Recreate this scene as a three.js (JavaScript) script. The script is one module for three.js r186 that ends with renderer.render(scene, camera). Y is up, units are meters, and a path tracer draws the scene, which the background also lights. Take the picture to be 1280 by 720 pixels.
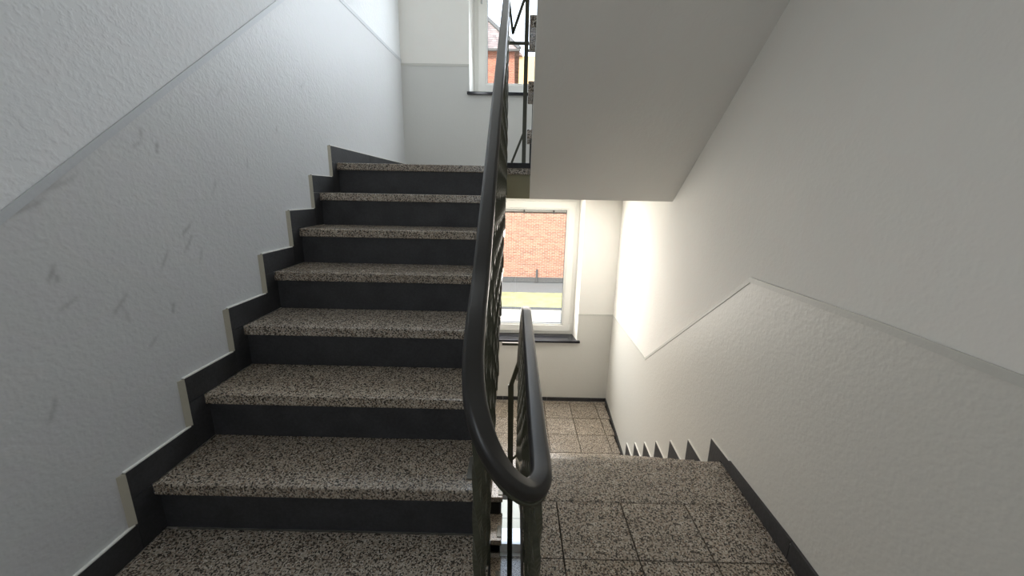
import * as THREE from 'three';
import { mergeGeometries, mergeVertices } from 'three/addons/utils/BufferGeometryUtils.js';
import { RectAreaLightUniformsLib } from 'three/addons/lights/RectAreaLightUniformsLib.js';

// ------------------------------------------------------------------ camera, sky, sun, exposure
// The stairwell is laid out in plan as (x to the right, Z away from the landing, y up); three's z is -Z.
// One layout unit is S metres.
const S = 1.1;
const scene = new THREE.Scene();
const camera = new THREE.PerspectiveCamera(73.17, 1280 / 720, 0.05, 200);
camera.position.set(0, 1.099 * S, 0);
camera.rotation.order = 'YXZ';
camera.rotation.set(-0.240, 0.004, 0.020);
scene.add(camera);

const renderer = new THREE.WebGLRenderer({ antialias: true });
renderer.toneMapping = THREE.LinearToneMapping;
renderer.toneMappingExposure = 1.2;
renderer.shadowMap.enabled = true;
RectAreaLightUniformsLib.init();

const SKY = 3.0, SUN = 4.4;
{ // clear pale sky: whiter towards the horizon, bluer overhead, the same all the way round
  const h = 64, w = 8, d = new Float32Array(w * h * 4);
  for (let j = 0; j < h; j++) {
    const el = ((j + 0.5) / h - 0.5) * Math.PI, t = Math.pow(Math.max(0, Math.sin(el)), 0.6);
    const c = el < 0 ? [0.55, 0.55, 0.52] : [1.0 - 0.40 * t, 1.04 - 0.24 * t, 1.08 + 0.02 * t];
    for (let i = 0; i < w; i++) { const o = (j * w + i) * 4; d[o] = c[0]; d[o + 1] = c[1]; d[o + 2] = c[2]; d[o + 3] = 1; }
  }
  const t = new THREE.DataTexture(d, w, h, THREE.RGBAFormat, THREE.FloatType);
  t.mapping = THREE.EquirectangularReflectionMapping; t.magFilter = THREE.LinearFilter; t.needsUpdate = true;
  scene.background = t; scene.backgroundIntensity = SKY;
}
const sun = new THREE.DirectionalLight(new THREE.Color(1.0, 0.93, 0.80), SUN);
sun.position.set(-9, 20, 14); sun.target.position.set(0, 0, -14);
sun.castShadow = true; sun.shadow.radius = 1; sun.shadow.mapSize.set(2048, 2048);
Object.assign(sun.shadow.camera, { left: -30, right: 30, top: 30, bottom: -30, near: 1, far: 90 });
scene.add(sun, sun.target);
// area lights strengthening the light of both windows, plus added unseen fill behind the camera
function areaLight(color, intensity, at, to, w, h) {
  const a = new THREE.RectAreaLight(color, intensity, w * S, h * S);
  a.position.set(at[0], at[1], -at[2]); a.lookAt(to[0], to[1], -to[2]); scene.add(a);
}
areaLight(new THREE.Color(1.0, 0.95, 0.87), 7.0, [0.125, 0.31, 4.14], [0.125, 0.31, 3.0], 0.90, 1.22);
areaLight(new THREE.Color(0.85, 0.93, 1.0), 9.2, [0.125, 2.80, 4.0], [0.125, 2.55, 3.0], 0.86, 1.1);
areaLight(new THREE.Color(0.86, 0.93, 1.0), 3.9, [-0.25, 1.46, -1.24], [0.0, 1.40, 0], 0.6, 1.08);  // fill added behind the camera to lift the near walls

// ------------------------------------------------------------------ helpers
let seed = 7;
const rnd = () => { seed = (seed * 1664525 + 1013904223) >>> 0; return seed / 4294967296; };
const taken = {};
function numbered(n) { const k = taken[n] = (taken[n] ?? -1) + 1; return k ? n + '_' + String(k).padStart(3, '0') : n; }
function tag(o, label, category, kind, group) {
  o.userData.label = label; o.userData.category = category;
  if (kind) o.userData.kind = kind;
  if (group) o.userData.group = group;
  return o;
}
function root(name, label, category, kind, group) {
  const g = new THREE.Group(); g.name = numbered(name); scene.add(g);
  return tag(g, label, category, kind, group);
}
function mesh(name, geo, mat, parent) {
  const m = new THREE.Mesh(geo, mat);
  m.name = parent ? name : numbered(name);
  if (parent) { const k = parent.children.filter((c) => c.name.replace(/_\d{3}$/, '') === name).length; if (k) m.name += '_' + String(k).padStart(3, '0'); }
  m.castShadow = m.receiveShadow = true;
  (parent ?? scene).add(m);
  return m;
}
// uv in metres by the dominant axis of each face, started somewhere else on every piece
function boxUV(g, shift = true) {
  g = g.index ? g.toNonIndexed() : g;
  const p = g.attributes.position, uv = new Float32Array(p.count * 2);
  const du = shift ? rnd() * 3 : 0, dv = shift ? rnd() * 3 : 0;
  const a = new THREE.Vector3(), b = new THREE.Vector3(), c = new THREE.Vector3();
  for (let i = 0; i < p.count; i += 3) {
    a.fromBufferAttribute(p, i); b.fromBufferAttribute(p, i + 1); c.fromBufferAttribute(p, i + 2);
    const n = b.clone().sub(a).cross(c.clone().sub(a)), x = Math.abs(n.x), y = Math.abs(n.y), z = Math.abs(n.z);
    [a, b, c].forEach((v, k) => {
      const [u, w] = x >= y && x >= z ? [v.z, v.y] : y >= z ? [v.x, v.z] : [v.x, v.y];
      uv[(i + k) * 2] = u + du; uv[(i + k) * 2 + 1] = w + dv;
    });
  }
  g.setAttribute('uv', new THREE.BufferAttribute(uv, 2));
  return g;
}
function extr(pts, depth, bev, holes) {
  const s = new THREE.Shape(pts.map((q) => new THREE.Vector2(q[0], q[1])));
  for (const h of holes ?? []) s.holes.push(new THREE.Path(h.map((q) => new THREE.Vector2(q[0], q[1]))));
  return new THREE.ExtrudeGeometry(s, bev ? { depth: depth - 2 * bev, bevelEnabled: true, bevelThickness: bev, bevelSize: bev, bevelOffset: -bev, bevelSegments: 2, curveSegments: 8 }
    : { depth, bevelEnabled: false, curveSegments: 8 }).translate(0, 0, bev ?? 0);
}
const plan = (pts, y0, y1, bev = 0) => boxUV(extr(pts, y1 - y0, bev).rotateX(-Math.PI / 2).translate(0, y0, 0));          // pts (x, Z), rises y0..y1
const side = (pts, x0, x1, bev = 0) => boxUV(extr(pts, x1 - x0, bev).rotateY(Math.PI / 2).translate(x0, 0, 0));           // pts (Z, y), runs x0..x1
const front = (pts, Z0, Z1, bev = 0, holes) => boxUV(extr(pts, Z1 - Z0, bev, holes).translate(0, 0, -Z1));              // pts (x, y), runs Z0..Z1
const box = (x0, x1, y0, y1, Z0, Z1, bev = 0) => plan([[x0, Z0], [x1, Z0], [x1, Z1], [x0, Z1]], y0, y1, bev);
// the two long walls are not quite parallel
const KL = 0.017, KR = 0.064;
const xL = (Z) => -1.128 + KL * (Z - 2), xR = (Z) => 0.949 + KR * (Z - 2);
function along(g, k) { // a piece built straight on a wall follows that wall's direction
  const p = g.attributes.position;
  for (let i = 0; i < p.count; i++) p.setX(i, p.getX(i) + k * (-p.getZ(i) - 2));
  g.computeVertexNormals(); return g;
}
const onL = (pts, t0, t1, bev) => along(side(pts, -1.128 + t0, -1.128 + t1, bev), KL);
const onR = (pts, t0, t1, bev) => along(side(pts, 0.949 - t1, 0.949 - t0, bev), KR);
const rect = (a0, a1, b0, b1) => [[a0, b0], [a1, b0], [a1, b1], [a0, b1]];
// a bar of section w x t from a to b (points x, y, Z)
function bar(a, b, w, t) {
  const A = new THREE.Vector3(a[0], a[1], -a[2]), B = new THREE.Vector3(b[0], b[1], -b[2]), d = B.clone().sub(A), L = d.length();
  const g = new THREE.BoxGeometry(w, L, t);
  const q = new THREE.Quaternion().setFromUnitVectors(new THREE.Vector3(0, 1, 0), d.normalize());
  return boxUV(g.applyQuaternion(q).translate((A.x + B.x) / 2, (A.y + B.y) / 2, (A.z + B.z) / 2));
}
// sweep of a closed section (u sideways, v up) along points (x, y, Z)
function sweep(P, sec, closedEnds = true) {
  const n = P.length, m = sec.length, V = [], I = [], pts = P.map((p) => new THREE.Vector3(p[0], p[1], -p[2]));
  const prev = new THREE.Vector3(1, 0, 0);
  for (let i = 0; i < n; i++) {
    const T = pts[Math.min(i + 1, n - 1)].clone().sub(pts[Math.max(i - 1, 0)]).normalize();
    const s = T.clone().cross(new THREE.Vector3(0, 1, 0));
    if (s.length() < 0.05) s.copy(prev);
    s.normalize(); prev.copy(s);
    const u = s.clone().cross(T).normalize();
    for (const [a, b] of sec) { const v = pts[i].clone().addScaledVector(s, a).addScaledVector(u, b); V.push(v.x, v.y, v.z); }
  }
  for (let i = 0; i < n - 1; i++) for (let j = 0; j < m; j++) {
    const a = i * m + j, b = i * m + (j + 1) % m, c = a + m, d = b + m;
    I.push(a, b, c, b, d, c);
  }
  if (closedEnds) {
    for (const [k, flip] of [[0, 0], [n - 1, 1]]) {
      const ci = V.length / 3; V.push(pts[k].x, pts[k].y, pts[k].z);
      for (let j = 0; j < m; j++) { const a = k * m + j, b = k * m + (j + 1) % m; flip ? I.push(ci, a, b) : I.push(ci, b, a); }
    }
  }
  const g = new THREE.BufferGeometry();
  g.setAttribute('position', new THREE.Float32BufferAttribute(V, 3)); g.setIndex(I); g.computeVertexNormals();
  return boxUVsmooth(g);
}
function boxUVsmooth(g) { // keeps shared vertices
  const p = g.attributes.position, uv = new Float32Array(p.count * 2);
  for (let i = 0; i < p.count; i++) { uv[2 * i] = p.getX(i) + p.getZ(i); uv[2 * i + 1] = p.getY(i) + p.getX(i); }
  g.setAttribute('uv', new THREE.BufferAttribute(uv, 2)); return g;
}
function spline(K, n) {
  const c = new THREE.CatmullRomCurve3(K.map((k) => new THREE.Vector3(...k)), false, 'centripetal');
  return c.getSpacedPoints(n).map((v) => [v.x, v.y, v.z]);
}
function rounded(w, h, crown = 0, n = 5) { // rounded oblong section, optionally crowned on top
  const r = Math.min(w, h) * 0.36, o = [];
  for (const [cx, cy, a0] of [[w / 2 - r, h / 2 - r, 0], [-w / 2 + r, h / 2 - r, 90], [-w / 2 + r, -h / 2 + r, 180], [w / 2 - r, -h / 2 + r, 270]])
    for (let i = 0; i <= n; i++) { const a = (a0 + 90 * i / n) * Math.PI / 180, x = cx + r * Math.cos(a); let y = cy + r * Math.sin(a); if (cy > 0) y += crown * (1 - (2 * x / w) ** 2); o.push([x, y]); }
  return o;
}
function twisted(x, Z, y0, y1, s, pitch, ph = 0) { // a twisted square bar with plain ends
  const L = y1 - y0, n = Math.max(8, Math.round(L / 0.012)), V = [], I = [];
  for (let i = 0; i <= n; i++) {
    const y = y0 + L * i / n, a = ph + 2 * Math.PI / pitch * Math.min(Math.max(y - y0 - 0.04, 0), L - 0.08);
    for (let k = 0; k < 4; k++) { const t = a + Math.PI / 4 + k * Math.PI / 2, r = s * Math.SQRT1_2; V.push(x + r * Math.cos(t), y, -Z + r * Math.sin(t)); }
  }
  for (let i = 0; i < n; i++) for (let k = 0; k < 4; k++) { const a = i * 4 + k, b = i * 4 + (k + 1) % 4; I.push(a, a + 4, b, b, a + 4, b + 4); }
  const g = new THREE.BufferGeometry(); g.setAttribute('position', new THREE.Float32BufferAttribute(V, 3)); g.setIndex(I);
  const f = g.toNonIndexed(); f.computeVertexNormals(); return boxUV(f, false);
}

// ------------------------------------------------------------------ textures and materials
function hash(x, y, s) { let h = (x * 374761393 + y * 668265263 + s * 2147483647) | 0; h = Math.imul(h ^ (h >>> 13), 1274126177); h ^= h >>> 16; return (h >>> 0) / 4294967296; }
function vnoise(x, y, per, s) { // tiling value noise
  const xi = Math.floor(x), yi = Math.floor(y), fx = x - xi, fy = y - yi, u = fx * fx * (3 - 2 * fx), v = fy * fy * (3 - 2 * fy), m = (a) => ((a % per) + per) % per;
  const a = hash(m(xi), m(yi), s), b = hash(m(xi + 1), m(yi), s), c = hash(m(xi), m(yi + 1), s), d = hash(m(xi + 1), m(yi + 1), s);
  return a + (b - a) * u + (c - a) * v + (a - b - c + d) * u * v;
}
const fbm = (u, v, per, s, oct = 4) => { let t = 0, a = 0.5, p = per; for (let o = 0; o < oct; o++) { t += a * vnoise(u * p, v * p, p, s + o); a *= 0.5; p *= 2; } return t / (1 - 0.5 ** oct); };
function tex(n, f, metres, srgb = true) {
  const d = new Uint8Array(n * n * 4);
  for (let j = 0; j < n; j++) for (let i = 0; i < n; i++) {
    const c = f((i + 0.5) / n, (j + 0.5) / n, i, j), o = (j * n + i) * 4;
    d[o] = Math.max(0, Math.min(255, c[0])); d[o + 1] = Math.max(0, Math.min(255, c[1] ?? c[0])); d[o + 2] = Math.max(0, Math.min(255, c[2] ?? c[0])); d[o + 3] = 255;
  }
  const t = new THREE.DataTexture(d, n, n); t.wrapS = t.wrapT = THREE.RepeatWrapping; t.magFilter = THREE.LinearFilter; t.minFilter = THREE.LinearMipmapLinearFilter; t.generateMipmaps = true;
  if (srgb) t.colorSpace = THREE.SRGBColorSpace;
  if (metres) t.repeat.set(1 / metres, 1 / metres);
  t.needsUpdate = true; return t;
}
function terrazzo(n, cells, pal, sd) {
  return (u, v) => {
    const x = u * cells, y = v * cells, xi = Math.floor(x), yi = Math.floor(y); let d1 = 9, d2 = 9, id = 0;
    for (let dy = -1; dy <= 1; dy++) for (let dx = -1; dx <= 1; dx++) {
      const cx = (xi + dx + cells) % cells, cy = (yi + dy + cells) % cells;
      const px = xi + dx + hash(cx, cy, sd), py = yi + dy + hash(cx, cy, sd + 1), w = 0.75 + 0.5 * hash(cx, cy, sd + 2), d = Math.hypot(px - x, py - y) * w;
      if (d < d1) { d2 = d1; d1 = d; id = hash(cx, cy, sd + 3); } else if (d < d2) d2 = d;
    }
    const k = Math.min(1, Math.max(0, (d2 - d1 - 0.04) / 0.14)), cem = pal.cement;
    let c = pal.chips[pal.chips.length - 1][1]; for (const [p, q] of pal.chips) if (id < p) { c = q; break; }
    const g = 0.94 + 0.12 * fbm(u, v, 6, sd + 9, 3);
    return [0, 1, 2].map((i) => (cem[i] + (c[i] - cem[i]) * k) * g);
  };
}
const palette = { cement: [150, 140, 128], chips: [[0.24, [40, 37, 34]], [0.34, [88, 78, 69]], [0.62, [164, 153, 139]], [0.82, [188, 177, 162]], [0.92, [138, 119, 102]], [1, [206, 198, 186]]] };
const tTerr = tex(1024, terrazzo(1024, 112, palette, 11), 0.45);
const tTerrFine = tex(512, (u, v) => [Math.floor(150 + 60 * fbm(u, v, 64, 5, 3))], 0.4, false);
const tStone = tex(512, (u, v) => { const f = fbm(u, v, 8, 3, 6), g = fbm(u, v, 96, 8, 2), k = 51 + 22 * (f - 0.5) + 16 * (g - 0.5); return [k, k * 1.0, k * 1.04]; }, 0.6);
const tStoneB = tex(256, (u, v) => [255 * fbm(u, v, 32, 4, 4)], 0.25, false);
// plaster: stippled roller coat above the painted line, smoother enamel coat below it
const blobs = (u, v, per, s) => Math.pow(Math.abs(fbm(u, v, per, s, 3) * 2 - 1), 0.8);
const tRough = tex(1024, (u, v) => { const a = fbm(u, v, 70, 21, 3), b = fbm(u, v, 24, 22, 2); return [255 * Math.min(1, Math.max(0, (a - 0.36) * 2.2) * 0.75 + b * 0.25)]; }, 0.8, false);
const tSoft = tex(1024, (u, v) => { const a = fbm(u, v, 90, 31, 2), b = fbm(u, v, 34, 32, 2); return [255 * (0.55 * a + 0.45 * b)]; }, 0.8, false);
const tWarmWhite = tex(256, (u, v) => { const k = 240 + 10 * (fbm(u, v, 5, 41, 4) - 0.5); return [k, k * 0.99, k * 0.965]; }, 2.2);
// grey-painted dado of the left wall with its scuffs and bumps (Z, y, length, lean, strength)
const scuffs = [[0.932, 0.885, 0.035, 1.2, 0.5], [0.94, 0.868, 0.02, 1.4, 0.4], [1.076, 0.765, 0.06, 0.9, 0.26], [1.083, 0.735, 0.05, 1.9, 0.24], [1.238, 0.703, 0.03, 1.5, 0.34], [1.347, 0.958, 0.05, 0.8, 0.24], [1.342, 0.905, 0.06, 1.0, 0.22],
  [1.388, 0.862, 0.04, 1.3, 0.22], [1.288, 1.215, 0.03, 1.45, 0.36], [1.244, 1.257, 0.025, 1.5, 0.26], [1.228, 1.223, 0.04, 0.7, 0.2], [1.24, 0.865, 0.06, 1.1, 0.2], [0.95, 0.80, 0.05, 0.6, 0.16], [0.92, 1.045, 0.06, 0.5, 0.3], [1.0, 1.10, 0.07, 0.55, 0.22],
  [1.934, 1.366, 0.03, 1.3, 0.2], [1.6, 1.45, 0.04, 0.9, 0.14], [1.5, 1.1, 0.05, 1.2, 0.18], [1.7, 1.2, 0.04, 1.5, 0.16], [0.86, 0.55, 0.05, 1.2, 0.25], [1.15, 0.62, 0.04, 0.8, 0.22], [0.8, 0.95, 0.05, 1.0, 0.2], [2.2, 1.62, -0.05, 0.8, 0.16]];
const tScuff = tex(1024, (u, v) => {
  const Z = (1 - u) * 4.2, y = v * 2.5 - 0.1;
  let k = 206 + 8 * (fbm(u, v, 7, 91, 4) - 0.5);
  for (const [z0, y0, L, a, st] of scuffs) {
    const dz = Z - z0, dy = y - y0; if (Math.abs(dz) > 0.12 || Math.abs(dy) > 0.12) continue;
    const t = dz * Math.cos(a) + dy * Math.sin(a), n = -dz * Math.sin(a) + dy * Math.cos(a) + 0.002 * Math.sin(t * 60);
    const m = Math.exp(-((t / (Math.abs(L) * 0.6)) ** 4)) * Math.exp(-((n / 0.006) ** 2)) * (0.55 + 0.9 * (fbm(u, v, 128, 93, 2) - 0.2));
    k *= 1 - 0.5 * st * Math.max(0, Math.min(1, m));
  }
  return [k, k * 1.002, k * 1.004];
});
tScuff.repeat.set(1 / 4.2, 1 / 2.5); tScuff.offset.set(0, 0.1 / 2.5);
const std = (o) => new THREE.MeshStandardMaterial(o), phys = (o) => new THREE.MeshPhysicalMaterial(o);
const M = {
  terrazzo: std({ map: tTerr, roughness: 0.34, roughnessMap: tTerrFine, bumpMap: tTerrFine, bumpScale: 0.0004 }),
  terrazzoB: std({ map: tTerr, color: 0xf3f1ee, roughness: 0.37, roughnessMap: tTerrFine, bumpMap: tTerrFine, bumpScale: 0.0004 }),
  terrazzoC: std({ map: tTerr, color: 0xfaf8f4, roughness: 0.33, roughnessMap: tTerrFine, bumpMap: tTerrFine, bumpScale: 0.0004 }),
  stone: std({ map: tStone, roughness: 0.55, bumpMap: tStoneB, bumpScale: 0.0006 }),
  grout: std({ color: 0x1c1a18, roughness: 0.95, bumpMap: tStoneB, bumpScale: 0.001 }),
  plaster: std({ map: tWarmWhite, color: 0xf3f7ff, roughness: 0.9, bumpMap: tRough, bumpScale: 0.0014 }),
  plasterR: std({ map: tWarmWhite, roughness: 0.9, bumpMap: tSoft, bumpScale: 0.0009 }),
  dadoL: std({ map: tScuff, roughness: 0.5, bumpMap: tSoft, bumpScale: 0.0017 }),
  dado: std({ color: 0xd9d7d0, roughness: 0.5, bumpMap: tSoft, bumpScale: 0.0010 }),
  dadoU: std({ color: 0xd3d3cf, roughness: 0.5, bumpMap: tSoft, bumpScale: 0.0010 }),
  dadoLine: std({ color: 0xcfcec7, roughness: 0.55, bumpMap: tSoft, bumpScale: 0.0006 }),
  dadoLineL: std({ color: 0xc4c7ca, roughness: 0.55, bumpMap: tSoft, bumpScale: 0.0006 }),
  fillet: std({ color: 0xb8b3a4, roughness: 0.85, bumpMap: tSoft, bumpScale: 0.0008 }),
  edge: std({ color: 0xe6e4dc, roughness: 0.8, bumpMap: tSoft, bumpScale: 0.0012 }),
  soffit: std({ map: tWarmWhite, color: 0xf4f4f4, roughness: 0.9, bumpMap: tSoft, bumpScale: 0.0008 }),
  olive: std({ color: 0x9a9478, roughness: 0.5, bumpMap: tSoft, bumpScale: 0.0006 }),
  steel: std({ color: 0x46473a, roughness: 0.32, metalness: 0.15 }),
  steelGrey: std({ color: 0x6d6c66, roughness: 0.45, metalness: 0.5, bumpMap: tStoneB, bumpScale: 0.0003 }),
  pvc: phys({ color: 0x1b1917, roughness: 0.44, clearcoat: 0.25, clearcoatRoughness: 0.25, bumpMap: tStoneB, bumpScale: 0.00015 }),
  frame: phys({ color: 0xf1f0ea, roughness: 0.35, clearcoat: 0.2, clearcoatRoughness: 0.3 }),
  gasket: std({ color: 0x3b3b3a, roughness: 0.8 }),
  reveal: std({ map: tWarmWhite, roughness: 0.75, bumpMap: tSoft, bumpScale: 0.0008 }),
  sill: std({ map: tStone, color: 0xd8dcec, roughness: 0.10 }),
  glass: phys({ color: 0xffffff, transmission: 1, thickness: 0, roughness: 0, ior: 1.45 }),
  glow: std({ color: 0xffffff, roughness: 0.5, emissive: 0xeef5ff, emissiveIntensity: 1.2 }),
  frosted: std({ color: 0xdfe4e6, roughness: 0.6, emissive: 0xdcebff, emissiveIntensity: 0.08 }),  // faint glow for the pane of the added door
  metal: std({ color: 0xb8b8b6, metalness: 0.8, roughness: 0.35 }),
};

// ------------------------------------------------------------------ shell
const H = 0.18, T = 0.244, Z1 = 1.038;                 // upward flight: rise, going, first nosing
const H2 = 0.168, T2 = 0.23, ZN = 1.448, HL = -1.188;  // downward flight, lower half landing level
const HU = 7 * H, ZU = 2.502, ZF = 4.0;                // upper half landing, its edge, the window wall
const GL = -0.057, GR = 0.046;                          // the open well between the flights
const YB = -3.4;                                       // floor by the exit door
const NEAR = -1.3, TOP = 5.0;

const wl = root('wall_left', 'long left stairwell wall of stippled white plaster above a smoother grey dado', 'wall', 'structure');
mesh('plaster', onL(rect(NEAR - 0.25, 4.5, -3.7, TOP), -0.25, 0), M.plaster, wl);
const dL = [[0.578, 0.815], [2.45, 2.25], [4.0, 2.285]];
mesh('dado', boxUV(onL([[NEAR, -0.05], [4.0, -0.05], ...dL.slice().reverse(), [NEAR, 0.815]], 0, 0.0025), false), M.dadoL, wl);
function strips(P, w) { // a narrow band just under a polyline
  return P.slice(1).map((b, i) => { const a = P[i]; return [a, b, [b[0], b[1] - w], [a[0], a[1] - w]]; });
}
for (const q of strips([[NEAR, 0.815], ...dL], 0.024)) mesh('dado_line', onL(q, 0.0025, 0.005), M.dadoLineL, wl);

const wr = root('wall_right', 'long right stairwell wall of off-white plaster with a zigzag dado line', 'wall', 'structure');
mesh('plaster', onR(rect(NEAR - 0.25, 4.5, -3.7, TOP), -0.25, 0), M.plasterR, wr);
const dR = [[NEAR, 0.825], [0.89, 0.818], [1.465, 0.802], [2.689, -0.07], [4.0, -0.146]];
mesh('dado', onR([[NEAR, -0.05], [1.3, -0.05], [3.0, -1.25], [4.0, -1.25], ...dR.slice().reverse()], 0, 0.0025), M.dado, wr);
for (const q of strips(dR, 0.02)) mesh('dado_line', onR(q, 0.0025, 0.005), M.dadoLine, wr);

// window wall: opening edges splay a little towards the frame
const WX0 = -0.455, WX1 = 0.705, FX0 = -0.43, FX1 = 0.68, FZ = 4.18, WZ = 4.42;
const wb = root('wall_back', 'far stairwell wall with two stacked windows facing the street', 'wall', 'structure');
const winY = [[-0.475, 1.066], [2.005, 3.536]], exitY = [YB, -1.75], exitX = [-0.45, 0.65];
const pier = [];
pier.push(plan([[xL(4) - 0.02, ZF], [WX0, ZF], [FX0, FZ], [FX0, WZ], [xL(4) - 0.02, WZ]], -1.3, TOP));
pier.push(plan([[WX1, ZF], [xR(4) + 0.02, ZF], [xR(4) + 0.02, WZ], [FX1, WZ], [FX1, FZ]], -1.3, TOP));
for (const [a, b] of [[-1.3, winY[0][0]], [winY[0][1], winY[1][0]], [winY[1][1], TOP]]) pier.push(plan([[WX0, ZF], [WX1, ZF], [FX1, FZ], [FX1, WZ], [FX0, WZ], [FX0, FZ]], a, b));
pier.push(front([[xL(4) - 0.02, -3.7], [xR(4) + 0.02, -3.7], [xR(4) + 0.02, -1.3], [xL(4) - 0.02, -1.3]], ZF, WZ, 0, [rect(exitX[0], exitX[1], exitY[0], exitY[1])]));
mesh('plaster', mergeGeometries(pier), M.plasterR, wb);
for (const [x0, x1, y0, y1] of [[xL(4), WX0, HU, 2.252], [WX1, xR(4), HL, -0.157], [WX0, WX1, HU, 2.0], [xL(4), WX1, HL, -0.485]])
  mesh('dado', front(rect(x0, x1, y0, y1), ZF - 0.0025, ZF), y0 > 0 ? M.dadoU : M.dado, wb);
for (const [x0, x1, y] of [[xL(4), WX0, 2.255], [WX1, xR(4), -0.15], [WX1, xR(4), 2.255], [xL(4), WX0, -0.15]])
  mesh('dado_line', front(rect(x0, x1, y - 0.02, y), ZF - 0.006, ZF), M.dadoLine, wb);

const wf = root('wall_front', 'plain white plaster wall behind the landing', 'wall', 'structure');
mesh('plaster', box(xL(NEAR) - 0.03, xR(NEAR) + 0.03, -3.7, TOP, NEAR - 0.25, NEAR), M.plasterR, wf);

const d2 = root('door_2', 'added frosted glass door around the fill light, unseen behind the landing', 'door', 'structure');  // unseen door added to house the fill light
mesh('frame', front(rect(-0.67, 0.17, 0.001, 2.05), NEAR + 0.001, NEAR + 0.05, 0.004, [rect(-0.56, 0.06, 0.30, 1.96)]), M.frame, d2);
mesh('pane', front(rect(-0.562, 0.062, 0.298, 1.962), NEAR + 0.02, NEAR + 0.028), M.frosted, d2);
mesh('handle', box(-0.63, -0.60, 0.98, 1.0, NEAR + 0.05, NEAR + 0.10, 0.004), M.metal, d2);
const cl = root('ceiling', 'smooth white underside of the landing and flight above', 'ceiling', 'structure');
mesh('slab', plan([[xL(NEAR), NEAR], [xR(NEAR), NEAR], [xR(0.85), 0.85], [GR + 0.03, 0.85], [GR + 0.03, 0.62], [GL, 0.62], [GL, 1.05], [xL(1.05), 1.05]], 2.27, 2.45), M.soffit, cl);
mesh('slab', along(side([[1.05, 2.27], [2.5, 3.34], [2.5, 3.53], [1.05, 2.45]], -1.128, GL), 0), M.soffit, cl);
mesh('slab', plan([[xL(2.5), 2.5], [xR(2.5), 2.5], [xR(4), ZF], [xL(4), ZF]], 3.56, 3.72), M.soffit, cl);
mesh('sun_block_slab', box(-1.5, 1.4, TOP, TOP + 0.2, NEAR - 0.25, WZ), M.soffit, cl);  // unseen slab added over the well to keep the sun out

// added tube lamp, out of view, giving fill light over the left flight
{
  const lamp = root('added_ceiling_lamp', 'added white tube lamp, out of view on the sloping ceiling over the left flight', 'lamp');
  const at = [-0.55, 2.72, 1.78], sl = Math.atan(0.738);
  const g1 = new THREE.BoxGeometry(0.16, 0.03, 0.9).rotateX(sl).translate(at[0], at[1] + 0.05, -at[2]);
  const g2 = new THREE.CapsuleGeometry(0.05, 0.8, 6, 14).rotateX(Math.PI / 2).rotateX(sl).translate(at[0], at[1], -at[2]);
  mesh('base', boxUV(g1), M.frame, lamp); mesh('diffuser', g2, M.glow, lamp);
  const a = new THREE.RectAreaLight(new THREE.Color(0.9, 0.95, 1.0), 6.5, 0.12 * S, 0.85 * S);
  a.position.set(at[0], at[1] - 0.06, -at[2]); a.rotation.set(-Math.PI / 2 + sl, 0, 0); scene.add(a);
}

// added square lamp, unseen under the upper half landing, brightening the lower one
{
  const lamp = root('added_ceiling_lamp', 'added square lamp, unseen in the underside of the upper landing', 'lamp');
  mesh('frame', mergeGeometries([box(0.10, 0.13, 1.059, 1.0655, 3.15, 3.65), box(0.57, 0.60, 1.059, 1.0655, 3.15, 3.65), box(0.13, 0.57, 1.059, 1.0655, 3.15, 3.18), box(0.13, 0.57, 1.059, 1.0655, 3.62, 3.65)]), M.frame, lamp);
  mesh('diffuser', box(0.13, 0.57, 1.061, 1.065, 3.18, 3.62), M.glow, lamp);
  const a = new THREE.RectAreaLight(new THREE.Color(1.0, 0.95, 0.88), 10, 0.44 * S, 0.44 * S);
  a.position.set(0.35, 1.058, -3.4); a.rotation.set(-Math.PI / 2, 0, 0); scene.add(a);
}

// ------------------------------------------------------------------ floors with their tiles
const terr = [M.terrazzo, M.terrazzoB, M.terrazzoC];
const cache = {};
function tile(parent, x0, x1, Z0, Z1, y, name = 'tile', gap = 0.0042) {
  const g = box(x0 + gap / 2, x1 - gap / 2, y - 0.026, y + (rnd() - 0.5) * 0.0008, Z0 + gap / 2, Z1 - gap / 2, 0.0012);
  return mesh(name, g, terr[Math.floor(rnd() * 3)], parent);
}
const fl = root('floor', 'main landing paved with square speckled terrazzo tiles', 'floor', 'structure');
mesh('slab', plan([[xL(NEAR), NEAR], [xR(NEAR), NEAR], [xR(1.43), 1.43], [GR, 1.43], [GR, 0.40], [GL, 0.40], [GL, 1.03], [xL(1.03), 1.03]], -0.2, -0.02), M.grout, fl);
{
  mesh('nosing_slab', box(GR, xR(1.45) - 0.012, -0.045, 0, 1.203, ZN, 0.006), M.terrazzo, fl);
  const cols = [[GR, 0.174], [0.174, 0.409], [0.409, 0.644], [0.644, xR(1.1) - 0.012]];
  for (let r = 0; r < 4; r++) for (const [a, b] of cols) tile(fl, a, r < 4 && b > 0.7 ? xR(1.203 - r * 0.232) - 0.013 : b, 1.203 - (r + 1) * 0.232, 1.203 - r * 0.232 - 0.0, 0);
  tile(fl, xL(0.8) + 0.012, GL, 0.60, 1.05, 0, 'tile');
  for (let r = 0; r < 3; r++) { // the rest of the landing, behind and beside the camera
    const z1 = 0.275 - r * 0.5, z0 = Math.max(z1 - 0.5, NEAR);
    for (let c = 0; c < 4; c++) tile(fl, -1.14 + c * 0.49, -1.14 + (c + 1) * 0.49, z0, z1, 0);
  }
  tile(fl, xL(0.5) + 0.012, GL, 0.275, 0.60, 0);
}
const fu = root('floor', 'upper half landing slab beneath the upper window', 'floor', 'structure');
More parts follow.
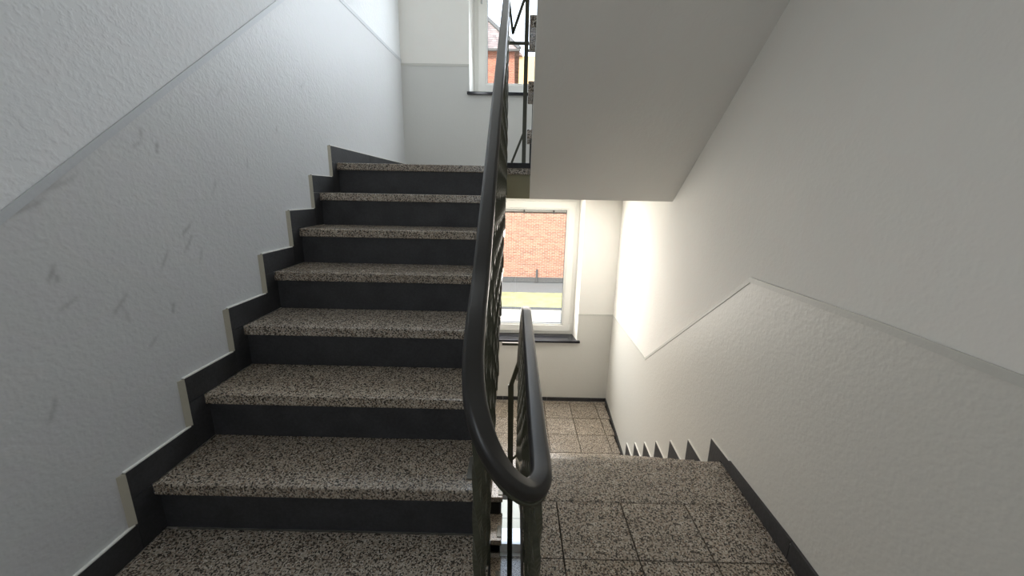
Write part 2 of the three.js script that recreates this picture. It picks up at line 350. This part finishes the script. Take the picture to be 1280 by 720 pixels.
mesh('slab', plan([[xL(2.5), ZU + 0.02], [GL, ZU + 0.02], [GL, ZU + 0.03], [0.08, ZU + 0.03], [xR(2.5), ZU + 0.03], [xR(4), ZF], [xL(4), ZF]], 1.066, HU - 0.045), M.soffit, fu);
mesh('slab_face', box(GL, 0.088, 1.066, HU - 0.05, ZU, ZU + 0.028), M.olive, fu);
mesh('nosing_slab', box(GL, 0.10, HU - 0.05, HU - 0.012, ZU - 0.01, 2.78, 0.004), M.terrazzo, fu);
mesh('kerb', box(GL - 0.005, 0.10, HU - 0.012, HU + 0.02, ZU - 0.004, ZU + 0.03, 0.003), M.stone, fu);
for (let r = 0; r < 4; r++) for (let c = 0; c < 8; c++) {
  const z0 = 2.79 + r * 0.30, z1 = Math.min(z0 + 0.30, 3.99), x0 = -1.08 + c * 0.27, x1 = Math.min(x0 + 0.27, 1.02); if (x1 - x0 > 0.03) tile(fu, x0, x1, z0, z1, HU);
}
const flo = root('floor', 'lower half landing of pale terrazzo tiles in the light of the lower window', 'floor', 'structure');
const ZLe = 2.60; // edge of the lower half landing in the well
mesh('slab', plan([[xL(2.5), 2.54], [GL - 0.02, 2.54], [GL - 0.02, 2.80], [GR, 2.80], [GR, 2.83], [xR(2.8), 2.83], [xR(4), ZF], [xL(4), ZF]], HL - 0.2, HL - 0.02), M.grout, flo);
{
  const xs = [-1.09, -0.767, -0.483, -0.199, 0.085, 0.369, 0.653, 0.937, 1.09], zs = [2.80, 3.084, 3.357, 3.641, 3.93, 3.99];
  for (let r = 0; r < zs.length - 1; r++) for (let c = 0; c < xs.length - 1; c++) tile(flo, Math.max(xs[c], xL(zs[r]) + 0.012), Math.min(xs[c + 1], xR(zs[r]) - 0.008), zs[r], zs[r + 1], HL, 'tile', 0.006);
  mesh('nosing_slab', box(-1.10, -0.05, HL - 0.045, HL, 2.526, 2.798, 0.005), M.terrazzo, flo);
  mesh('nosing_slab', box(-0.048, 0.06, HL - 0.045, HL, ZLe, 2.798, 0.005), M.terrazzo, flo);
}
const fb = root('floor', 'lowest floor of terrazzo tiles inside the glazed exit door', 'floor', 'structure');
mesh('slab', plan([[xL(NEAR), NEAR], [xR(NEAR), NEAR], [xR(4), WZ], [xL(4), WZ]], YB - 0.3, YB - 0.02), M.grout, fb);
for (let r = 0; r < 6; r++) for (let c = 0; c < 8; c++) tile(fb, -1.09 + c * 0.272, -1.09 + (c + 1) * 0.272, 2.35 + r * 0.275, 2.35 + (r + 1) * 0.275, YB);
const ml = root('floor', 'landing slab of the storey below, far down in the well', 'floor', 'structure');
mesh('slab', plan([[xL(NEAR), NEAR], [xR(NEAR), NEAR], [xR(1.4), 1.4], [GR, 1.4], [GR, 0.4], [GL, 0.4], [GL, 1.0], [xL(1.0), 1.0]], 2 * HL - 0.2, 2 * HL), M.terrazzo, ml);

// ------------------------------------------------------------------ flights
const FP = (x0, x1, y, Z0, Z1) => box(x0, x1, y, y + 0.006, Z0, Z1, 0.0015);
// 1. the flight going up on the left
const f1 = root('stair_flight', 'wide flight of seven terrazzo steps with dark risers climbing along the left wall', 'stairs');
for (let k = 1; k <= 7; k++) {
  const z = Z1 + (k - 1) * T, zb = k < 7 ? z + T + 0.03 : 2.78;
  mesh('tread', plan([[xL(z) + 0.012, z], [GL, z], [GL, zb], [xL(zb) + 0.012, zb]], k * H - 0.042, k * H, 0.005), terr[k % 3], f1);
  mesh('riser', plan([[xL(z) + 0.012, z + 0.016], [GL - 0.012, z + 0.016], [GL - 0.012, z + 0.034], [xL(z) + 0.012, z + 0.034]], (k - 1) * H + 0.0005, k * H - 0.0425), M.stone, f1);
}
{
  const P = [[Z1 + 0.034, 0.0]];
  for (let k = 1; k <= 7; k++) { const z = Z1 + (k - 1) * T + 0.034; P.push([z, k * H - 0.0425], [k < 7 ? z + T : ZU + 0.03, k * H - 0.0425]); }
  P.push([ZU + 0.03, 1.07], [ZU - 0.02, 1.066], [Z1 + 0.034, -0.10]);
  mesh('waist', side(P, -1.12, GL - 0.012), M.soffit, f1);
}
// 2. the flight going down on the right
const f2 = root('stair_flight', 'flight of terrazzo steps descending along the right wall to the lower window', 'stairs');
for (let j = 1; j <= 6; j++) {
  const z0 = ZN + (j - 1) * T2 - 0.03, z1 = ZN + j * T2, y = -j * H2;
  mesh('tread', plan([[GR, z0], [xR(z0) - 0.012, z0], [xR(z1) - 0.012, z1], [GR, z1]], y - 0.042, y, 0.005), terr[j % 3], f2);
}
for (let j = 1; j <= 7; j++) {
  const z = ZN + (j - 1) * T2 - 0.03;
  mesh('riser', plan([[GR + 0.012, z - 0.018], [xR(z) - 0.012, z - 0.018], [xR(z) - 0.012, z], [GR + 0.012, z]], -j * H2, -(j - 1) * H2 - 0.043), M.stone, f2);
}
{
  const P = [[ZN - 0.05, -0.05]];
  for (let j = 1; j <= 6; j++) { const z = ZN + (j - 1) * T2 - 0.048; P.push([z, -j * H2 - 0.043], [z + T2, -j * H2 - 0.043]); }
  P.push([2.83, HL - 0.2], [ZN - 0.05, -0.3]);
  const w = side(P, 0, 1), p = w.attributes.position;
  for (let i = 0; i < p.count; i++) p.setX(i, p.getX(i) < 0.5 ? GR + 0.012 : xR(-p.getZ(i)) - 0.004);
  w.computeVertexNormals();
  mesh('waist', w, M.soffit, f2);
}
// 3. the flight overhead on the right: its plain underside, tread ends standing proud of it over the well
const f3 = root('stair_flight', 'smooth white sloping underside of the flight overhead on the right', 'stairs');
{
  const h = 0.1757, t = 0.248, zs = ZU + 0.02, K = 7, P = [[2.487, 1.066]];
  const nz = (k) => zs - (k - 1) * t;             // riser face of step k
  P.push([2.487 - 1.64, 1.066 + 1.64 * 0.7085]);
  P.push([nz(K) - 0.1, HU + K * h - 0.045], [nz(K) - 0.03, HU + K * h - 0.045]);
  for (let k = K - 1; k >= 1; k--) P.push([nz(k + 1) - 0.03, HU + k * h - 0.045], [nz(k) - 0.03, HU + k * h - 0.045]);
  P.push([nz(1) - 0.03, 1.18]);
  const w = side(P, 0, 1), p = w.attributes.position;
  for (let i = 0; i < p.count; i++) { const Z = -p.getZ(i); p.setX(i, p.getX(i) < 0.5 ? 0.076 + 0.028 * (Z - 2) : xR(Z)); }
  w.computeVertexNormals();
  mesh('underside', w, M.soffit, f3);
  for (let k = 1; k < K; k++) {
    mesh('tread', plan([[0.048 + 0.028 * (nz(k) - 2), nz(k)], [xR(nz(k)) - 0.002, nz(k)], [xR(nz(k) - t) - 0.002, nz(k) - t - 0.03], [0.048 + 0.028 * (nz(k) - t - 2), nz(k) - t - 0.03]], HU + k * h - 0.045, HU + k * h, 0.004), terr[k % 3], f3);
    mesh('riser', plan([[0.08, nz(k) - 0.03], [xR(nz(k)) - 0.003, nz(k) - 0.03], [xR(nz(k)) - 0.003, nz(k) - 0.012], [0.08, nz(k) - 0.012]], HU + (k - 1) * h, HU + k * h - 0.045), M.stone, f3);
  }
}
// 4. the flight going down again below the left one, seen through the well
const f4 = root('stair_flight', 'steps of the next flight down, glimpsed through the gap between the railings', 'stairs');
for (let k = 1; k <= 7; k++) {
  const z1 = 2.526 - (k - 1) * 0.226 + 0.03, z0 = 2.526 - k * 0.226, y = HL - k * H2;
  if (k < 7) mesh('tread', plan([[xL(z0) + 0.01, z0], [-0.05, z0], [-0.05, z1], [xL(z1) + 0.01, z1]], y - 0.042, y, 0.005), terr[k % 3], f4);
  mesh('riser', box(xL(z1) + 0.01, -0.06, y, y + H2 - 0.043, z1 - 0.015, z1 + 0.002), M.stone, f4);
  if (k < 7) mesh('foot_plate', FP(-0.085, -0.052, y, z0 + 0.03, z0 + 0.13), M.steelGrey, f4);
}
mesh('foot_plate', FP(-0.085, -0.052, HL, 2.55, 2.65), M.steelGrey, f4);
{
  const P = []; for (let k = 1; k <= 6; k++) { const z1 = 2.526 - (k - 1) * 0.226 + 0.015, y = HL - k * H2 - 0.043; P.push([z1, y], [z1 - 0.226, y]); }
  P.push([1.0, 2 * HL - 0.2], [2.54, HL - 0.21]);
  mesh('waist', side(P, -1.1, -0.062), M.soffit, f4);
}

// ------------------------------------------------------------------ skirting
const bl = root('baseboard_left', 'dark slate skirting tiles stepping up the left wall beside the stairs', 'skirting', 'structure');
const SK = 0.093, OF = 0.067, sk = 0.012;
const zT = (k) => Z1 + (k - 1) * T - OF;
mesh('tile', onL(rect(NEAR, 0.35, 0.0005, SK), 0, sk, 0.001), M.stone, bl);
mesh('tile', onL(rect(0.352, zT(1) - 0.001, 0.0005, SK), 0, sk, 0.001), M.stone, bl);
mesh('top_edge', onL(rect(NEAR, zT(1) - 0.006, SK, SK + 0.004), 0, sk - 0.001), M.edge, bl);
for (let k = 1; k <= 7; k++) {
  const z = zT(k), zr = z + OF + 0.03, y0 = (k - 1) * H, y1 = k * H, zn = k < 7 ? zT(k + 1) - 0.001 : 3.05;
  mesh('tile', onL([[z, y0 + (k > 1 ? 0.001 : 0.0005)], [zr, y0 + 0.001], [zr, y1 - 0.043], [z + OF, y1 - 0.043], [z + OF, y1 - 0.001], [z, y1 - 0.001]], 0, sk, 0.001), M.stone, bl);   // beside the riser
  mesh('tile', onL(rect(z, zn, y1 + 0.0008, y1 + SK), 0, sk, 0.001), M.stone, bl);                            // above the tread
  mesh('top_edge', onL(rect(z + 0.001, k < 7 ? zn - 0.006 : 3.99, y1 + SK, y1 + SK + 0.004), 0, sk - 0.001), M.edge, bl);
  // plaster worked up to the upright edge of the skirting
  const g = boxUV(extr([[0, 0], [0, -0.022], [sk + 0.001, 0]], H - 0.004).rotateX(-Math.PI / 2).translate(xL(z), y0 + SK + 0.003, -z));
  mesh('plaster_fillet', g, M.fillet, bl);
}
mesh('tile', onL(rect(3.052, 3.988, HU + 0.0008, HU + SK), 0, sk, 0.001), M.stone, bl);

const br = root('baseboard_right', 'dark slate skirting tiles along the landing and down the right wall', 'skirting', 'structure');
mesh('tile', onR([[NEAR, 0.0005], [0.447, 0.0005], [0.447, 0.076], [NEAR, 0.076]], 0, sk, 0.001), M.stone, br);
mesh('tile', onR([[0.449, 0.0005], [0.985, 0.0005], [0.985, 0.071], [0.449, 0.076]], 0, sk, 0.001), M.stone, br);
mesh('tile', onR([[0.987, 0.0005], [1.45, 0.0005], [1.45, -0.16], [1.553, -0.16], [1.553, 0.037], [0.987, 0.071]], 0, sk, 0.001), M.stone, br);
mesh('top_edge', onR([[NEAR, 0.076], [0.449, 0.076], [1.55, 0.037], [1.55, 0.041], [0.449, 0.081], [NEAR, 0.081]], 0, sk - 0.001), M.edge, br);
for (let j = 1; j <= 6; j++) {
  const z0 = 1.553 + (j - 1) * 0.23, z1 = 1.553 + j * 0.23, y = -j * H2 + 0.037;
  mesh('tile', onR([[z0 + 0.001, y - 0.037 + 0.0005], [Math.min(ZN + j * T2 + 0.001, z1), y - 0.0365], [ZN + j * T2 + 0.001, y - 0.16], [z1, y - 0.16], [z1, y], [z0 + 0.001, y]], 0, sk, 0.001), M.stone, br);
  mesh('top_edge', onR(rect(z0 + 0.002, z1, y, y + 0.004), 0, sk - 0.001), M.edge, br);
}
mesh('tile', onR(rect(1.553 + 6 * 0.23, 3.4, HL + 0.0005, HL + 0.04), 0, sk, 0.001), M.stone, br);
mesh('tile', onR(rect(3.402, 3.988, HL + 0.0005, HL + 0.04), 0, sk, 0.001), M.stone, br);
const bb = root('baseboard_back', 'dark slate skirting tiles under the lower window', 'skirting', 'structure');
for (let x = xL(4), i = 0; x < xR(4) - 0.02; x += 0.5, i++) mesh('tile', box(x + 0.001, Math.min(x + 0.499, xR(4) - 0.001), HL + 0.0005, HL + 0.042, 3.988, 3.999, 0.001), M.stone, bb);
const bu = root('baseboard_back', 'dark slate skirting tiles under the upper window', 'skirting', 'structure');
for (let x = xL(4); x < xR(4) - 0.02; x += 0.5) mesh('tile', box(x + 0.001, Math.min(x + 0.499, xR(4) - 0.001), HU + 0.0005, HU + SK, 3.988, 3.999, 0.001), M.stone, bu);

// ------------------------------------------------------------------ windows
function windowUnit(name, label, dy) {
  const w = root(name, label, 'window', 'structure'), y0 = -0.452 + dy, y1 = 1.065 + dy;
  const ring = (X0, X1, Y0, Y1, a, b, Z0, Z1, bev) => front(rect(X0, X1, Y0, Y1), Z0, Z1, bev, [rect(X0 + a, X1 - a, Y0 + b, Y1 - a)]);
  mesh('frame', ring(FX0, FX1, y0, y1, 0.055, 0.045, FZ, FZ + 0.07, 0.004), M.frame, w);
  const sx0 = FX0 + 0.042, sx1 = FX1 - 0.042, sy0 = y0 + 0.036, sy1 = y1 - 0.042;
  const sash = mesh('sash', ring(sx0, sx1, sy0, sy1, 0.074, 0.074, FZ - 0.018, FZ + 0.05, 0.006), M.frame, w);
  const bx = 0.072;
  mesh('glazing_bead', ring(sx0 + bx, sx1 - bx, sy0 + bx, sy1 - bx, 0.017, 0.017, FZ - 0.006, FZ + 0.02, 0.004), M.frame, sash);
  mesh('gasket', ring(sx0 + bx + 0.014, sx1 - bx - 0.014, sy0 + bx + 0.014, sy1 - bx - 0.014, 0.006, 0.006, FZ + 0.012, FZ + 0.026), M.gasket, sash);
  mesh('pane', front(rect(sx0 + bx + 0.012, sx1 - bx - 0.012, sy0 + bx + 0.012, sy1 - bx - 0.012), FZ + 0.02, FZ + 0.024), M.glass, sash);
  // lever handle on the left stile
  const hx = sx0 + 0.036, hy = 2.90 - 2.47 + dy;
  const hd = mesh('handle', mergeGeometries([front(rect(hx - 0.012, hx + 0.012, hy - 0.035, hy + 0.035), FZ - 0.026, FZ - 0.018, 0.003), front(rect(hx - 0.009, hx + 0.009, hy - 0.10, hy + 0.009), FZ - 0.060, FZ - 0.044, 0.005),
    front(rect(hx - 0.008, hx + 0.008, hy - 0.008, hy + 0.008), FZ - 0.046, FZ - 0.024, 0.002)]), M.metal, w);
  mesh('hinge', box(sx1 - 0.006, sx1 + 0.008, sy0 + 0.02, sy0 + 0.09, FZ - 0.03, FZ - 0.012, 0.003), M.frame, w);
  mesh('sill', plan([[WX0 - 0.02, 3.965], [WX1 + 0.03, 3.965], [WX1 + 0.03, 3.999], [WX1 - 0.001, 4.001], [FX1 - 0.001, FZ + 0.02], [FX0 + 0.001, FZ + 0.02], [WX0 + 0.001, 4.001], [WX0 - 0.02, 3.999]], y0 - 0.026, y0 - 0.0005, 0.004), M.sill, w);
  return w;
}
windowUnit('window_1', 'white framed lower window looking out on a brick building', 0);
windowUnit('window_2', 'white framed upper window with a lever handle, above the upper landing', 2.47);
// rolled-up shutter: only its bottom slat shows at the top of the lower window
const rs = root('roller_shutter', 'bottom slat of the raised white roller shutter outside the lower window', 'shutter');
mesh('slat', front(rect(FX0 + 0.06, FX1 - 0.06, 0.906, 1.0), 4.30, 4.312, 0.003), M.frame, rs);
mesh('rail', front(rect(FX0 + 0.06, FX1 - 0.06, 0.890, 0.905), 4.297, 4.315, 0.003), M.steelGrey, rs);
for (const x of [0.10, 0.42]) mesh('stop', front(rect(x - 0.008, x + 0.008, 0.885, 0.925), 4.285, 4.297, 0.002), M.steelGrey, rs);

// glazed exit door far below
const dr = root('door_1', 'glazed white exit door at the foot of the stairwell', 'door', 'structure');
mesh('frame', front(rect(exitX[0], exitX[1], exitY[0], exitY[1]), 4.05, 4.12, 0.004, [rect(exitX[0] + 0.09, exitX[1] - 0.09, -3.27, -2.60), rect(exitX[0] + 0.09, exitX[1] - 0.09, -2.50, exitY[1] - 0.09)]), M.frame, dr);
mesh('pane', front(rect(exitX[0] + 0.08, exitX[1] - 0.08, -3.28, -2.59), 4.08, 4.084), M.glass, dr);
mesh('pane', front(rect(exitX[0] + 0.08, exitX[1] - 0.08, -2.51, exitY[1] - 0.08), 4.08, 4.084), M.glass, dr);

// ------------------------------------------------------------------ railings
// main railing: level rail on the right, tight return at the well's near end, swept up to the left flight
const railL = (Z) => 0.797 + (Z - 0.58) * 0.745, XLr = -0.066, XRr = 0.051, YR = 0.655, XB = -0.062;
const rm = root('stair_railing', 'dark railing of twisted bars whose handrail loops from the right side up the left flight', 'railing');
const loop = spline([[XRr, YR, 0.80], [XRr, YR, 0.64], [0.0515, 0.656, 0.565], [0.047, 0.659, 0.520], [0.032, 0.661, 0.500], [0.010, 0.677, 0.492], [-0.015, 0.707, 0.492], [-0.037, 0.745, 0.502], [-0.053, 0.785, 0.526], [-0.062, 0.824, 0.572], [-0.0655, 0.876, 0.655], [XLr, railL(0.76), 0.76], [XLr, railL(0.85), 0.85]], 80);
const mainPath = [...spline([[XRr, YR - 1.05, 2.95], [XRr, YR - 0.32, 1.96], [XRr, YR - 0.06, 1.60], [XRr, YR, 1.46], [XRr, YR, 1.30], [XRr, YR, 1.0]], 40), ...loop, ...spline([[XLr, railL(0.9), 0.9], [XLr, railL(1.5), 1.5], [XLr, railL(2.3), 2.3], [XLr + 0.002, railL(2.42) + 0.0, 2.42]], 24)];
mesh('handrail', sweep(mainPath, rounded(0.036, 0.0225, 0.003)), M.pvc, rm);
mesh('top_bar', sweep(mainPath.map(([x, y, z]) => [x, y - 0.017, z]), [[0.013, 0.004], [-0.013, 0.004], [-0.013, -0.004], [0.013, -0.004]]), M.steel, rm);
{
  const put = (x, Z, y0, yr) => { mesh('baluster', twisted(x, Z, y0, yr - 0.018, 0.0135, 0.36, Math.PI / 4), M.steel, rm); };
  for (const Z of [0.63, 0.78, 0.95]) put(XB, Z, 0, railL(Z));
  for (let k = 1; k <= 6; k++) {
    const z = Z1 + (k - 1) * T;
    for (const d of [0.065, 0.187]) put(XB, z + d, k * H + 0.006, railL(z + d));
    mesh('foot_plate', FP(-0.142, GL - 0.004, k * H, z + 0.05, z + 0.16), M.steelGrey, rm);
  }
  for (const Z of [0.60, 0.72, 0.84, 0.96, 1.08, 1.20, 1.32, 1.42]) put(0.054, Z, 0, YR);
  const yRight = (Z) => YR - 0.06 - (Z - 1.60) * 0.735;
  for (let j = 1; j <= 5; j++) for (const d of [0.07, 0.185]) { const Z = ZN + (j - 1) * T2 + d; if (Z < 2.7) put(0.054, Z, -j * H2, Z < 1.6 ? YR - 0.03 : yRight(Z)); }
}
// upper half landing: post, rails and bent braces across the well
const ru = root('landing_railing', 'thin dark post with a crossbar and slanted braces at the upper landing edge', 'railing');
mesh('post', bar([0.046, HU + 0.02, 2.505], [0.044, 2.75, 2.505], 0.024, 0.012), M.steel, ru);
mesh('crossbar', bar([-0.06, 1.936, 2.502], [0.10, 1.936, 2.502], 0.014, 0.014), M.steel, ru);
mesh('crossbar', bar([0.046, 1.899, 2.502], [0.10, 1.899, 2.502], 0.012, 0.012), M.steel, ru);
mesh('brace', bar([-0.028, HU + 0.02, 2.508], [0.042, 1.455, 2.508], 0.013, 0.010), M.steel, ru);
mesh('brace', bar([-0.035, 1.985, 2.508], [0.030, 2.165, 2.508], 0.016, 0.010), M.steel, ru);
mesh('brace', bar([-0.060, 2.16, 2.508], [-0.034, 1.985, 2.508], 0.014, 0.010), M.steel, ru);
// lower half landing: the same arrangement, its bent bar running on down the well
const rl = root('landing_railing', 'slender bent steel bar and crossbar in the gap below the handrail loop', 'railing');
mesh('post', mergeGeometries([bar([-0.004, -0.22, 2.505], [0.016, -1.95, 2.505], 0.040, 0.016), bar([-0.004, -0.225, 2.505], [0.048, -0.05, 2.505], 0.030, 0.016), bar([0.048, -0.055, 2.505], [0.052, 0.09, 2.505], 0.024, 0.014)]), M.steel, rl);
mesh('crossbar', bar([-0.07, 0.091, 2.502], [0.07, 0.091, 2.502], 0.018, 0.016), M.steel, rl);
mesh('brace', bar([0.0, -0.845, 2.503], [0.068, -0.767, 2.503], 0.014, 0.010), M.steel, rl);

// ------------------------------------------------------------------ outside
const YG = -3.45;
const tBrick = tex(1024, (u, v) => {
  const rows = 26, y = v * rows, r = Math.floor(y), x = u * 8 + (r % 2) * 0.5, c = Math.floor(x), fx = x - c, fy = y - r, j = (fx < 0.045 || fy < 0.14) ? 1 : 0;
  const h = hash((c + 8) % 8, r, 51), n = fbm(u, v, 40, 52, 3) - 0.5;
  if (j) { const k = 188 + 30 * n; return [k, k * 0.93, k * 0.84]; }
  const k = 0.80 + 0.26 * h + 0.08 * n; return [172 * k, 116 * k, 90 * k];
}, 2.0);
const tGrass = tex(512, (u, v) => { const a = fbm(u, v, 10, 61, 5), b = fbm(u, v, 90, 62, 2); return [166 + 50 * (a - 0.5) + 40 * (b - 0.5), 160 + 45 * (a - 0.5) + 40 * (b - 0.5), 110 + 30 * (a - 0.5)]; }, 3);
const tPave = tex(512, (u, v) => { const a = fbm(u, v, 6, 71, 4), fx = (u * 6) % 1, fy = (v * 6) % 1, j = fx < 0.03 || fy < 0.03 ? 0.8 : 1; return [190 * j + 30 * (a - 0.5), 180 * j + 30 * (a - 0.5), 158 * j + 30 * (a - 0.5)]; }, 3);
const tRoof = tex(512, (u, v) => { const y = v * 16, r = Math.floor(y), fy = y - r, x = u * 14 + (r % 2) * 0.5, c = Math.floor(x), k = 0.8 + 0.3 * hash(c % 14, r, 81), e = fy < 0.16 ? 0.55 : 1; return [150 * k * e, 132 * k * e, 124 * k * e]; }, 3.2);
const MO = {
  brick: std({ map: tBrick, roughness: 0.9 }),
  brickRed: std({ map: tBrick, color: 0xf6dcd6, bumpMap: tBrick, bumpScale: 0.006, roughness: 0.9 }),
  grass: std({ map: tGrass, roughness: 1 }), pave: std({ map: tPave, roughness: 0.9 }),
  asphalt: std({ color: 0x76746c, roughness: 0.95, bumpMap: tStoneB, bumpScale: 0.004 }), plinth: std({ color: 0x5a5854, roughness: 0.9, bumpMap: tStoneB, bumpScale: 0.01 }),
  roof: std({ map: tRoof, bumpMap: tRoof, bumpScale: 0.01, roughness: 0.85 }), orange: std({ color: 0xe6c08a, roughness: 0.85, bumpMap: tSoft, bumpScale: 0.004 }), white: std({ color: 0xe9e7e1, roughness: 0.7 }),
};
tag(mesh('ground', box(-40, 40, YG - 0.4, YG - 0.02, WZ, 60), MO.asphalt), 'grey asphalt ground around the buildings outside', 'ground', 'structure');
tag(mesh('pavement', box(-20, 20, YG - 0.1, YG, WZ + 0.01, 15.0), MO.pave), 'pale sunlit paving outside below the lower window', 'pavement', 'structure');
tag(mesh('kerb', box(-20, 20, YG - 0.1, YG + 0.05, 15.0, 15.2, 0.02), MO.plinth), 'low dark kerb between the paving and the lawn', 'kerb', 'structure');
tag(mesh('lawn', box(-20, 20, YG - 0.1, YG + 0.02, 15.21, 17.7), MO.grass), 'strip of sunlit yellow-green lawn before the brick building', 'lawn', 'stuff');
const hb = root('brick_building', 'long flat-roofed building of orange-red brick across the lawn, seen through the lower window', 'building');
mesh('wall', box(-7, 9, YG + 0.25, 1.7, 20, 25), MO.brick, hb);
mesh('plinth', box(-7.02, 9.02, YG, YG + 0.26, 19.95, 25.02), MO.plinth, hb);
mesh('roof', box(-7.1, 9.1, 1.7, 1.85, 19.85, 25.1, 0.02), MO.plinth, hb);
mesh('downpipe', new THREE.CylinderGeometry(0.05, 0.05, 0.7, 10).translate(1.2, YG + 0.35, -19.9), MO.plinth, hb);
const hh = root('brick_house', 'tall red brick house with a tiled hipped roof beyond the upper window', 'building');
{
  const Z0 = 27, xc = -0.24, ey = 1.099 + (7.527 - 1.099) / 20 * Z0, r = 4.6, b = 3.6;
  mesh('wall', box(-14, xc, YG, ey, Z0, Z0 + 9), MO.brickRed, hh);
  const V = [[-14.4, ey - 0.1, Z0 - 0.35], [xc + 0.3, ey - 0.1, Z0 - 0.35], [xc + 0.3, ey - 0.1, Z0 + 9.3], [-14.4, ey - 0.1, Z0 + 9.3], [-10, ey + r, Z0 + 4.5], [xc - b, ey + r, Z0 + 4.5]].map(([x, y, z]) => new THREE.Vector3(x, y, -z));
  const F = [[0, 1, 5], [0, 5, 4], [1, 2, 5], [2, 3, 4], [2, 4, 5], [3, 0, 4], [0, 2, 1], [0, 3, 2]], pos = [];
  for (const f of F) for (const i of f) pos.push(V[i].x, V[i].y, V[i].z);
  const g = new THREE.BufferGeometry(); g.setAttribute('position', new THREE.Float32BufferAttribute(pos, 3)); g.computeVertexNormals();
  const roof = mesh('roof', boxUV(g), MO.roof, hh);
  mesh('hip_ridge', bar([xc + 0.3, ey - 0.05, Z0 - 0.35], [xc - b, ey + r + 0.05, Z0 + 4.5], 0.22, 0.16), MO.plinth, roof);
  mesh('gutter', box(-14.4, xc + 0.35, ey - 0.22, ey - 0.08, Z0 - 0.45, Z0 - 0.33, 0.02), MO.plinth, hh);
}
const ho = root('orange_house', 'orange rendered house wall beside the tall brick house', 'building');
{
  const Z0 = 38, y1 = 1.099 + (7.265 - 1.099) / 20 * Z0, x0 = -0.30;
  mesh('wall', box(x0, 7, YG, y1, Z0, Z0 + 8), MO.orange, ho);
  mesh('roof', front([[x0 - 2.8, y1 + 2.7], [x0 - 2.8, y1 - 0.05], [x0 + 0.65, y1 - 0.05], [x0 + 0.65, y1 + 0.05]], Z0 - 0.3, Z0 + 8), MO.roof, ho);
  mesh('corner_strip', box(x0 - 0.3, x0 + 0.02, YG, y1, Z0 - 0.04, Z0 + 0.1), MO.white, ho);
}

// ------------------------------------------------------------------ to metres
{
  const done = new Set();
  scene.traverse((o) => {
    if (o.isCamera || o === sun || o === sun.target) return;
    o.position.multiplyScalar(S);
    if (o.isMesh && !done.has(o.geometry)) { done.add(o.geometry); o.geometry.scale(S, S, S); }
  });
}
renderer.render(scene, camera);
